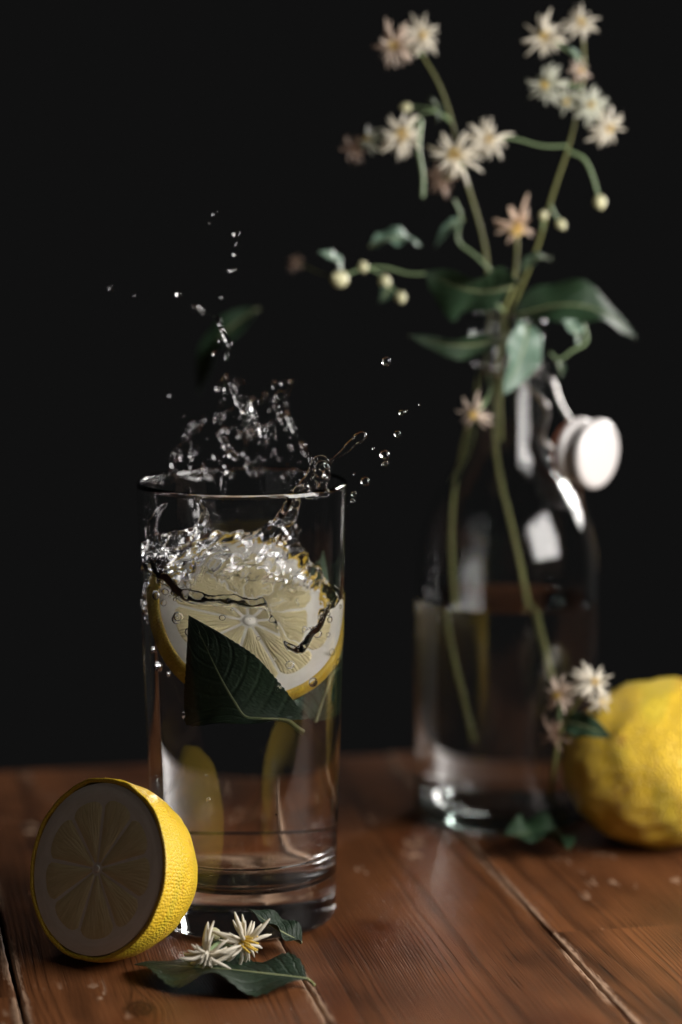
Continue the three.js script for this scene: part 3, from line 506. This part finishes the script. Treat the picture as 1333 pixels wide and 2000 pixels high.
// ------------------------------------------------------------------ bottle with swing stopper
const BO = V(0.0620, 0.0006, -0.1316);
const bottle = thing('swing_top_bottle', 'clear glass bottle with open white swing stopper, used as a vase', 'bottle', BO.clone());
{
  const out = [[0, 3.2], [14, 2.6], [24, 1.0], [28, 0], [31, 0.5], [33.2, 2.2], [34, 5.5], [34.1, 30], [34.1, 70], [34.0, 92], [33.8, 99], [33.0, 106], [31.2, 113], [28.2, 119.5], [24.2, 125.5], [20.2, 131], [17.2, 136.5], [15.2, 143], [13.9, 151], [13.1, 160], [12.7, 168], [12.6, 176], [12.7, 179]];
  const lip = [[13.6, 180], [14.2, 182], [14.2, 186], [13.8, 188.6], [12.6, 189.8], [11.2, 189.6], [10.3, 188.4], [10.1, 186]];
  const inn = [[10.0, 176], [10.2, 166], [10.7, 158], [11.6, 149], [13.0, 141], [15.2, 134], [18.4, 128], [22.4, 122.6], [26.0, 117], [28.8, 111], [30.5, 104.5], [31.2, 98], [31.5, 91], [31.6, 70], [31.6, 30], [31.5, 12], [30.6, 9], [28.4, 7.2], [24, 7.0], [14, 8.4], [0, 9]];
  const all = [...new THREE.SplineCurve(out.map(([r, y]) => new THREE.Vector2(r, y))).getPoints(120), ...lip.map(([r, y]) => new THREE.Vector2(r, y)), ...new THREE.SplineCurve(inn.map(([r, y]) => new THREE.Vector2(r, y))).getPoints(120)];
  part('glass_body', new THREE.LatheGeometry(all.map(v => new THREE.Vector2(Math.max(1e-5, v.x / 1000), v.y / 1000)), 128), bottleMat, bottle);
  const B = (px, py, dz = 0) => rel(bottle, P(px, py, BO.z + dz));
  // wire collar round the neck and bail down to the stopper
  const ring = []; for (let i = 0; i <= 32; i++) { const a = i / 32 * Math.PI * 2; ring.push(V(Math.cos(a) * 0.0137, 0.1690 + 0.0012 * Math.cos(a * 2), Math.sin(a) * 0.0137)); }
  part('neck_wire', taperTube(ring, () => 0.0010, 64, 8), steelMat, bottle);
  for (const s of [1, -1]) {
    const pv = V(0.001, 0.169, s * 0.0142), ear = []; for (let i = 0; i <= 14; i++) { const a = i / 14 * Math.PI * 2; ear.push(pv.clone().add(V(Math.cos(a) * 0.0028, Math.sin(a) * 0.0032, s * 0.0012))); } part('wire_eye', taperTube(ear, () => 0.0009, 28, 8), steelMat, bottle);
  }
  const st = B(1150, 884, 0.012);
  part('bail_wire', taperTube([V(-0.0015, 0.1705, 0.0152), V(0.006, 0.164, 0.017), V(0.013, 0.156, 0.018), B(1062, 858, 0.017), B(1100, 886, 0.016), B(1122, 890, 0.014)], () => 0.0010, 40, 8), steelMat, bottle);
  part('bail_wire', taperTube([V(-0.0015, 0.1705, -0.0152), V(0.008, 0.1685, -0.014), B(1075, 742, -0.008), B(1092, 785, -0.002), B(1116, 828, 0.004), B(1138, 862, 0.008)], () => 0.0010, 40, 8), steelMat, bottle);
  part('lever_wire', taperTube([B(1122, 890, 0.016), B(1130, 930, 0.015), B(1136, 985, 0.012), B(1150, 1060, 0.006), B(1158, 1120, 0.002)], () => 0.0008, 30, 8), steelMat, bottle);
  const ax = camDir(0.753, -0.155, 0.64), stop = new THREE.Group(); stop.name = 'stopper'; stop.position.copy(B(1173, 888, 0.016)).addScaledVector(ax, -0.0088); stop.quaternion.setFromUnitVectors(V(0, 1, 0), ax); bottle.add(stop);
  const prof = [[0, -0.0085], [0.0055, -0.0083], [0.0072, -0.007], [0.0078, -0.0045], [0.0105, -0.0032], [0.0119, -0.0024], [0.0124, -0.0012], [0.0119, -0.0001], [0.0104, 0.0006], [0.0092, 0.0012], [0.0090, 0.0040], [0.0105, 0.0046], [0.0121, 0.0052], [0.0129, 0.0064], [0.0128, 0.0077], [0.0119, 0.0086], [0.0095, 0.0091], [0, 0.0093]];
  part('ceramic_cap', new THREE.LatheGeometry(new THREE.SplineCurve(prof.map(([r, y]) => new THREE.Vector2(r, y))).getPoints(90).map(v => new THREE.Vector2(Math.max(1e-5, v.x), v.y)), 64), ceramicMat, stop);
  const gk = part('gasket', new THREE.TorusGeometry(0.0088, 0.0017, 12, 48), rubberMat, stop); gk.rotation.x = Math.PI / 2; gk.position.y = -0.0050;
  const pin = part('pin', taperTube([V(0, 0.0026, -0.0118), V(0, 0.0026, 0.0118)], () => 0.0011, 4, 10), steelMat, stop);
}
{
  const prof = [[0, 8.7], [14, 8.1], [24, 6.7], [28.6, 6.9], [31.0, 8.8], [31.9, 12], [32.0, 30], [32.0, 82.6], [31.2, 82.9], [30.4, 82.6], [28.5, 82.25], [24, 82.1], [0, 82.1]];
  const m = new THREE.Mesh(lathe(prof.map(([r, y]) => [r / 1000, y / 1000]), 128), stillWaterMat); m.name = 'bottle_water'; m.position.copy(BO); scene.add(m);
  tag(m, 'still clear water filling the lower half of the bottle', 'water');
}

// ------------------------------------------------------------------ blossoms
const creamMat = [rgb(0.74, 0.69, 0.57), rgb(0.62, 0.50, 0.40), rgb(0.66, 0.67, 0.56), rgb(0.34, 0.22, 0.15), rgb(0.72, 0.54, 0.40)].map(c => new THREE.MeshPhysicalMaterial({ color: c, roughness: 0.6, transmission: 0.3, thickness: 0 }));
const yellowMat = new THREE.MeshPhysicalMaterial({ color: rgb(0.72, 0.50, 0.08), roughness: 0.6 });
const budMat = new THREE.MeshPhysicalMaterial({ color: rgb(0.62, 0.60, 0.36), roughness: 0.5, transmission: 0.2, thickness: 0 });
const stamenGeo = [0, 1, 2, 3].map(k => taperTube([V(0, 0, 0), V(0.06, 0.38, 0.03 * (k - 1)), V(0.16 + 0.05 * k, 0.72, 0.07 * (k - 2)), V(0.34 + 0.12 * k, 1.0, 0.12 * (k - 1.5))], t => 0.040 + 0.034 * Math.sin(Math.min(1, t * 1.05) * Math.PI * 0.85) * (1 - 0.3 * t) - 0.030 * sstep(0.8, 1, t), 10, 6));
const tepalGeo = [0, 1].map(k => { const grid = []; for (let i = 0; i <= 12; i++) { const t = i / 12, w = 0.155 * Math.sin(Math.min(1, 0.12 + t * 0.88) * Math.PI) ** 0.7 * (1 - 0.2 * t), row = []; for (let j = -3; j <= 3; j++) { const s = j / 3; row.push(V(0.95 * t + 0.1 * k * t * t, 0.34 * Math.sin(t * 2.0) - (0.55 + 0.35 * k) * t * t - 0.10 * s * s, s * w)); } grid.push(row); } return solidGrid(grid, 0.05); });
const pistilGeo = (() => { const gs = []; for (let i = 0; i < 9; i++) { const a = i * 2.4, r = 0.05 + 0.012 * i; gs.push(taperTube([V(Math.cos(a) * r, 0, Math.sin(a) * r), V(Math.cos(a) * r * 1.6, 0.3, Math.sin(a) * r * 1.6), V(Math.cos(a) * r * 2.0, 0.56 - 0.02 * i, Math.sin(a) * r * 2.0)], t => 0.045 - 0.02 * t, 6, 5)); } return mergeGeometries(gs); })();
const calyxGeo = lathe([[0, -0.16], [0.05, -0.14], [0.12, -0.02], [0.13, 0.05], [0.06, 0.09], [0, 0.1]], 12);
// a star of narrow cream stamens over four bent-back tepals; size is its radius
function flower(parent, at, facing, size, tint = 0, o = {}) {
  const g = new THREE.Group(); g.name = 'flower'; g.position.copy(at); g.quaternion.setFromUnitVectors(V(0, 1, 0), facing.clone().normalize()); g.rotateY(rnd(0, 6)); g.scale.setScalar(size * (o.thick ? 1 : 0.86)); parent.add(g);
  const m = creamMat[tint], spread = o.spread ?? 1, n = Math.round((o.n ?? 26) * (o.thick ? 1 : 1.35));
  part('receptacle', calyxGeo, tint === 3 ? creamMat[3] : budMat, g);
  for (let i = 0; i < 4; i++) { const t = part('tepal', tepalGeo[i % 2], m, g); t.rotation.set(0, i * Math.PI / 2 + rnd(-0.25, 0.25), rnd(-0.5, 0.25), 'YXZ'); t.scale.setScalar(rnd(0.75, 1.0)); }
  for (let i = 0; i < n; i++) { const s = part('stamen', stamenGeo[Math.floor(rnd(0, 4))], m, g), q = Math.sqrt((i + 0.5) / n); s.rotation.order = 'YZX'; s.rotation.y = i * 2.39996 + rnd(-0.2, 0.2); s.rotation.z = -spread * (0.10 + 1.25 * q) + rnd(-0.15, 0.15); s.scale.set(1, 1, 1).multiplyScalar(rnd(0.5, 1.08)); const k = o.thick ?? rnd(0.7, 1.1); s.scale.x *= rnd(0.7, 1.3) * k; s.scale.z *= k; }
  const p = part('pistil', pistilGeo, o.pistil ?? (tint === 3 ? creamMat[3] : yellowMat), g); p.scale.setScalar(o.pistilSize ?? 0.9);
  return g;
}
function bud(parent, at, dir, size) { const b = part('bud', lathe([[0, -1.05], [0.35, -0.95], [0.78, -0.55], [0.95, 0], [0.82, 0.5], [0.45, 0.95], [0.12, 1.2], [0, 1.25]].map(([r, y]) => [r * size, y * size]), 16), budMat, parent); b.position.copy(at); b.quaternion.setFromUnitVectors(V(0, 1, 0), dir.clone().normalize()); return b; }
const PXM = 0.000196;   // metres per photo pixel at the bottle
const BZ = BO.z;
// inside the bottle the stems are drawn out by the water; bring them back towards the axis
const inB = (px, py, dz, k = 1) => P(985 + (px - 985) * k, py, BZ + dz);

// sprig one: tall stem leaning right
{
  const base = inB(1082, 1325, 0.006, 0.78), g = thing('blossom_sprig', 'tall flowering sprig leaning over the stopper, star blossoms clustered at its top', 'flower sprig', base);
  const L = (px, py, dz = 0, k = 1) => rel(g, inB(px, py, dz, k));
  part('stem', taperTube([L(1082, 1325, 0.006, 0.78), L(1047, 1200, 0.005, 0.82), L(1003, 1040, 0.003), L(976, 930, 0.001), L(966, 820, -0.001), L(975, 700, -0.002), L(1002, 600, 0), L(1047, 490, 0.004), L(1083, 370, 0.006), L(1110, 290, 0.006), L(1130, 210, 0.006), L(1142, 140, 0.004), L(1140, 80, 0.004)], t => mix(0.00115, 0.0004, t), 70, 8), stemMat, g);
  const br = (pts, r = 0.0006) => part('side_stem', taperTube(pts, t => mix(r, r * 0.7, t) * 0.75, 16, 6), tendrilMat, g);
  br([L(1138, 120, 0.004), L(1110, 100, 0.004), L(1080, 78, 0.005)]); br([L(1136, 170, 0.005), L(1105, 165, 0.006), L(1080, 162, 0.008)]); br([L(1128, 215, 0.006), L(1155, 225, 0.006), L(1175, 240, 0.008)]);
  br([L(1112, 285, 0.006), L(1060, 285, 0.008), L(1010, 272, 0.01), L(975, 268, 0.012)]); br([L(1110, 295, 0.006), L(1140, 310, 0.008), L(1158, 345, 0.009), L(1168, 380, 0.009)], 0.0009); br([L(1075, 400, 0.006), L(1085, 420, 0.008), L(1093, 432, 0.008)]); br([L(1060, 450, 0.005), L(1060, 430, 0.007), L(1062, 424, 0.008)]);
  flower(g, L(1065, 74, 0.008), V(-0.3, 0.25, 0.9), 48 * PXM, 0); flower(g, L(1132, 48, 0.004), V(0.2, 0.5, 0.8), 40 * PXM, 0, { n: 18 });
  flower(g, L(1070, 165, 0.010), V(-0.5, -0.05, 0.8), 46 * PXM, 2); flower(g, L(1130, 138, 0.010), V(0.5, 0.15, 0.7), 30 * PXM, 1, { n: 14 }); flower(g, L(1108, 195, 0.008), V(-0.2, -0.4, 0.8), 34 * PXM, 2, { n: 14 });
  flower(g, L(1150, 206, 0.010), V(0.25, 0.1, 0.9), 44 * PXM, 2); flower(g, L(1182, 248, 0.010), V(0.6, -0.2, 0.7), 48 * PXM, 0);
  flower(g, L(950, 272, 0.014), V(0.25, 0.1, 0.9), 48 * PXM, 0);
  bud(g, L(1172, 394, 0.009), V(0.2, -1, 0.2), 12.5 * PXM); bud(g, L(1096, 438, 0.008), V(0.5, -0.7, 0.3), 9.5 * PXM); bud(g, L(1062, 421, 0.008), V(0, 1, 0.3), 8 * PXM);
  leaf(g, L(1075, 505, 0.004), L(1012, 535, 0.02), V(-0.2, 0.75, 0.6), 34 * PXM, { fold: 0.3, teeth: 10 });
  leaf(g, L(1128, 120, 0.004), L(1112, 92, 0.008), V(0.5, 0.3, 0.8), 16 * PXM, { teeth: 6, mat: youngMat });
}
// sprig two: stem leaning left
{
  const base = inB(925, 1440, 0.008, 0.78), g = thing('blossom_sprig', 'flowering sprig leaning out of the bottle away from the stopper, two blossoms at its tip', 'flower sprig', base);
  const L = (px, py, dz = 0, k = 1) => rel(g, inB(px, py, dz, k));
  part('stem', taperTube([L(925, 1440, 0.008, 0.80), L(872, 1200, 0.006, 0.82), L(884, 1020, 0.004), L(905, 870, 0.002), L(950, 700, 0.001), L(955, 600, -0.004), L(950, 500, -0.004), L(940, 450, 0), L(905, 330, 0.004), L(884, 240, 0.006), L(858, 165, 0.006), L(824, 106, 0.006)], t => mix(0.0011, 0.0004, t), 70, 8), stemMat, g);
  const br = (pts, r = 0.0006) => part('side_stem', taperTube(pts, t => mix(r, r * 0.7, t) * 0.75, 16, 6), tendrilMat, g);
  br([L(826, 108, 0.006), L(800, 95, 0.008), L(778, 88, 0.010)]); br([L(884, 240, 0.006), L(850, 218, 0.008), L(820, 225, 0.009), L(795, 262, 0.010)]); br([L(880, 232, 0.006), L(840, 212, 0.006), L(800, 208, 0.006)]);
  br([L(900, 318, 0.004), L(895, 305, 0.010)]); br([L(905, 335, 0.003), L(885, 345, 0), L(865, 350, -0.002)]); br([L(790, 262, 0.01), L(745, 268, 0.006), L(700, 288, 0.002)], 0.0005);
  br([L(822, 235, 0.009), L(818, 290, 0.012), L(826, 340, 0.012), L(826, 385, 0.010)], 0.0011);
  flower(g, L(772, 86, 0.012), V(-0.4, -0.15, 0.85), 50 * PXM, 1); flower(g, L(822, 72, 0.010), V(0.3, 0.25, 0.9), 46 * PXM, 0);
  flower(g, L(783, 264, 0.012), V(0.0, 0.1, 1), 50 * PXM, 0, { pistilSize: 1.2 }); flower(g, L(725, 272, 0.004), V(-0.9, 0.1, 0.3), 34 * PXM, 2, { n: 8 }); flower(g, L(690, 290, 0), V(-0.6, -0.3, 0.6), 32 * PXM, 3, { n: 14 });
  flower(g, L(889, 304, 0.014), V(-0.1, 0.15, 1), 54 * PXM, 0, { pistilSize: 1.1 }); flower(g, L(862, 350, -0.006), V(-0.3, -0.3, 0.8), 38 * PXM, 3, { n: 16 });
  bud(g, L(794, 210, 0.006), V(-1, 0.2, 0.2), 10 * PXM);
  leaf(g, L(838, 190, 0.006), L(856, 238, 0.016), V(0.6, 0.2, 0.6), 22 * PXM, { teeth: 6 });
}
// sprig three: low side shoot with leaves and buds
{
  const base = inB(975, 690, 0.004), g = thing('leafy_sprig', 'low leafy shoot spreading from the bottle mouth with buds and broad dark leaves', 'flower sprig', base);
  const L = (px, py, dz = 0) => rel(g, inB(px, py, dz)), br = (pts, r = 0.0008, m = tendrilMat) => part('side_stem', taperTube(pts, t => mix(r, r * 0.7, t) * 0.75, 24, 6), m, g);
  part('stem', taperTube([L(978, 860, 0), L(975, 690, 0.004), L(985, 610, 0.003), L(1002, 560, 0.002), L(1010, 500, 0), L(1010, 460, 0)], t => mix(0.0011, 0.0006, t), 30, 8), stemMat, g);
  br([L(985, 610, 0.003), L(930, 560, 0.008), L(860, 535, 0.012), L(800, 535, 0.014), L(750, 522, 0.016), L(712, 524, 0.016), L(668, 540, 0.018)]);
  br([L(1000, 570, 0), L(930, 500, 0), L(895, 470, 0), L(900, 420, 0.004), L(888, 390, 0.006)], 0.0007);
  flower(g, L(1008, 436, 0.004), V(0.05, -0.55, 0.75), 48 * PXM, 4, { n: 18, pistilSize: 1.3 });
  bud(g, L(664, 545, 0.018), V(-0.5, 0.3, 0.6), 17 * PXM); bud(g, L(710, 522, 0.016), V(-0.3, 1, 0.3), 10 * PXM); bud(g, L(752, 549, 0.016), V(0.2, -1, 0.3), 12 * PXM); bud(g, L(783, 580, 0.016), V(0.2, -0.8, 0.5), 11 * PXM);
  br([L(712, 522, 0.016), L(738, 532, 0.016), L(752, 548, 0.016), L(775, 572, 0.016)], 0.0006);
  flower(g, L(577, 514, 0.0), V(-0.4, 0.1, 0.8), 20 * PXM, 3, { n: 10 }); br([L(668, 540, 0.018), L(630, 535, 0.010), L(600, 522, 0.003), L(580, 515, 0)], 0.0004, stemMat);
  leaf(g, L(668, 528, 0.018), L(622, 492, 0.026), V(0.5, 0.6, 0.5), 34 * PXM, { teeth: 8, mat: youngMat });
  leaf(g, L(722, 482, 0.014), L(822, 480, 0.006), V(0.2, 0.7, 0.5), 46 * PXM, { teeth: 10, bend: 0.2, wave: 0.10, mat: youngMat }); leaf(g, L(760, 560, 0.016), L(742, 590, 0.02), V(0.4, 0.3, 0.8), 28 * PXM, { teeth: 6 });
  leaf(g, L(905, 430, 0.002), L(848, 470, 0.006), V(0.2, 0.75, 0.4), 26 * PXM, { teeth: 6, hook: -0.25, mat: youngMat });
  // broad dark leaves round the mouth
  leaf(g, L(1000, 560, 0.010), L(830, 530, 0.030), V(-0.35, -0.55, 0.75), 160 * PXM, { fold: 0.15, teeth: 22, mat: darkLeafMat });
  leaf(g, L(985, 655, 0.012), L(800, 655, 0.034), V(-0.3, -0.45, 0.8), 62 * PXM, { fold: 0.25, teeth: 22, mat: darkLeafMat });
  leaf(g, L(1000, 620, 0.004), L(1242, 660, 0.000), V(0.15, 0.75, 0.62), 120 * PXM, { fold: 0.2, bend: 0.24, teeth: 26, peak: 0.3, mat: darkLeafMat });
  leaf(g, L(1030, 630, 0.012), L(984, 772, 0.026), V(0.45, 0.15, 0.85), 78 * PXM, { fold: 0.25, teeth: 18, mat: youngMat });
  leaf(g, L(1130, 665, 0.012), L(1098, 625, 0.02), V(0.3, 0.5, 0.8), 40 * PXM, { teeth: 8, mat: youngMat });
  br([L(1128, 600, 0.006), L(1142, 640, 0.01), L(1145, 668, 0.012), L(1118, 685, 0.014), L(1092, 702, 0.014), L(1075, 690, 0.012)], 0.0008);
  leaf(g, L(1085, 700, 0.012), L(1095, 740, 0.014), V(0.7, 0.2, 0.5), 26 * PXM, { teeth: 6 });
}
// wilted blossom hanging at the neck
{
  const g = thing('wilted_blossom', 'wilted brown blossom hanging against the neck of the bottle', 'flower', P(925, 806, BZ + 0.030));
  flower(g, V(0, 0, 0), V(-0.2, -0.35, 0.85), 40 * PXM, 1, { n: 9, spread: 1.2 });
  part('stalk', taperTube([V(0, 0, -0.002), rel(g, P(945, 790, BZ + 0.022)), rel(g, P(958, 760, BZ + 0.0175)), rel(g, P(955, 730, BZ + 0.015))], t => 0.0006, 14, 6), tendrilMat, g);
}
// leaf falling behind the splash
{
  const b = P(505, 603, -0.15), t = P(388, 770, -0.15), g = thing('falling_leaf', 'dark narrow leaf tumbling in the air behind the splash', 'leaf', b);
  leaf(g, V(0, 0, 0), rel(g, t), V(-0.55, 0.35, 0.75), 62 * PXM, { bend: 0.22, fold: 0.3, teeth: 16 });
}
// blossoms and leaf by the lemon
{
  const foot = G(1075, 1600), g = thing('cut_blossom', 'short stalk of pale blossoms propped between the bottle and whole lemon', 'flower sprig', foot);
  const z = -0.078, L = (px, py, dz = 0) => rel(g, P(px, py, z + dz));
  part('stem', taperTube([V(0, 0.0008, 0), L(1080, 1520, -0.008), L(1095, 1430, 0), L(1125, 1375, 0.006), L(1150, 1345, 0.01)], t => mix(0.0011, 0.0007, t), 24, 8), stemMat, g);
  part('side_stem', taperTube([L(1095, 1430, 0), L(1092, 1395, 0.004), L(1094, 1365, 0.008)], t => 0.0007, 12, 6), tendrilMat, g);
  flower(g, L(1158, 1335, 0.016), V(0.25, 0.5, 0.8), 44 * PXM, 0, { n: 18, spread: 1.15 }); flower(g, L(1172, 1368, 0.016), V(0.6, -0.2, 0.7), 32 * PXM, 0, { n: 12 });
  flower(g, L(1094, 1355, 0.012), V(-0.45, 0.0, 0.85), 40 * PXM, 1, { n: 16 }); flower(g, L(1085, 1435, 0.006), V(-0.7, -0.2, 0.6), 38 * PXM, 3, { n: 10 });
  leaf(g, L(1105, 1410, 0.004), L(1195, 1440, 0.018), V(-0.3, 0.5, 0.75), 48 * PXM, { teeth: 12, fold: 0.2 });
}
{
  const b = G(1110, 1640, 0.004), g = thing('fallen_leaf', 'dark green leaf lying on the table in front of the bottle beside the lemon', 'leaf', b);
  leaf(g, V(0, 0, 0), rel(g, G(985, 1632, 0.010)), V(-0.1, 1, 0.3), 0.022, { bend: 0.04, fold: 0.3, teeth: 20, wave: 0.08, mat: darkLeafMat });
}
// foreground leaves and blossoms
{
  const b = G(600, 1912, 0.0025), g = thing('fallen_leaf', 'broad dark green leaf lying flat on the table under two cream blossoms', 'leaf', b);
  leaf(g, V(0, 0, 0), rel(g, G(262, 1884, 0.0030)), V(-0.15, 1, -0.05), 0.036, { bend: 0.015, fold: 0.06, teeth: 24, wave: 0.05, ph: 1, peak: 0.5, amp: 0.09, mat: deepLeafMat });
  part('petiole', taperTube([V(0, 0, 0), rel(g, G(608, 1918, 0.0016)), rel(g, G(614, 1924, 0.0013))], t => 0.0006, 8, 6), stemMat, g);
}
{
  const b = G(590, 1842, 0.003), g = thing('fallen_leaf', 'small dark leaf with upturned tip leaning on the foot of the tall glass', 'leaf', b);
  leaf(g, V(0, 0, 0), rel(g, P(488, 1776, 0.036)), V(0.35, 0.9, 0.12), 0.014, { bend: -0.03, fold: 0.35, teeth: 16, mat: deepLeafMat });
}
{
  const S0 = 0.000163, put = (px, py, y) => G(px, py, y);
  const a = thing('blossom', 'cream blossom with drooping petals and closed heart on the flat leaf', 'flower', put(405, 1862, 0.009));
  flower(a, V(0, 0, 0), V(-0.12, -0.25, 0.95), 50 * S0, 0, { n: 18, spread: 1.1, pistil: creamMat[0], pistilSize: 1.1, thick: 1.2 });
  part('stalk', taperTube([V(0, 0, -0.001), V(0.003, 0.001, -0.006), V(0.007, -0.002, -0.012)], t => 0.0007, 12, 6), tendrilMat, a);
  const c = thing('blossom', 'open cream star blossom with yellow heart facing the glass foot on the flat leaf', 'flower', put(472, 1838, 0.010));
  flower(c, V(0, 0, 0), V(0.62, -0.05, 0.72), 54 * S0, 0, { n: 26, spread: 1.05, pistilSize: 1.35, thick: 1.1 });
  part('stalk', taperTube([V(-0.001, 0, -0.001), V(-0.006, 0, -0.004), V(-0.010, 0.001, -0.006)], t => 0.0008, 12, 6), tendrilMat, c);
  const bd = bud(c, V(-0.0085, 0.0012, -0.003), V(-0.5, 0.8, 0.3), 0.0022);
}
scene.traverse(o => { if (o.isMesh) { o.castShadow = true; o.receiveShadow = true; } });
renderer.render(scene, camera);
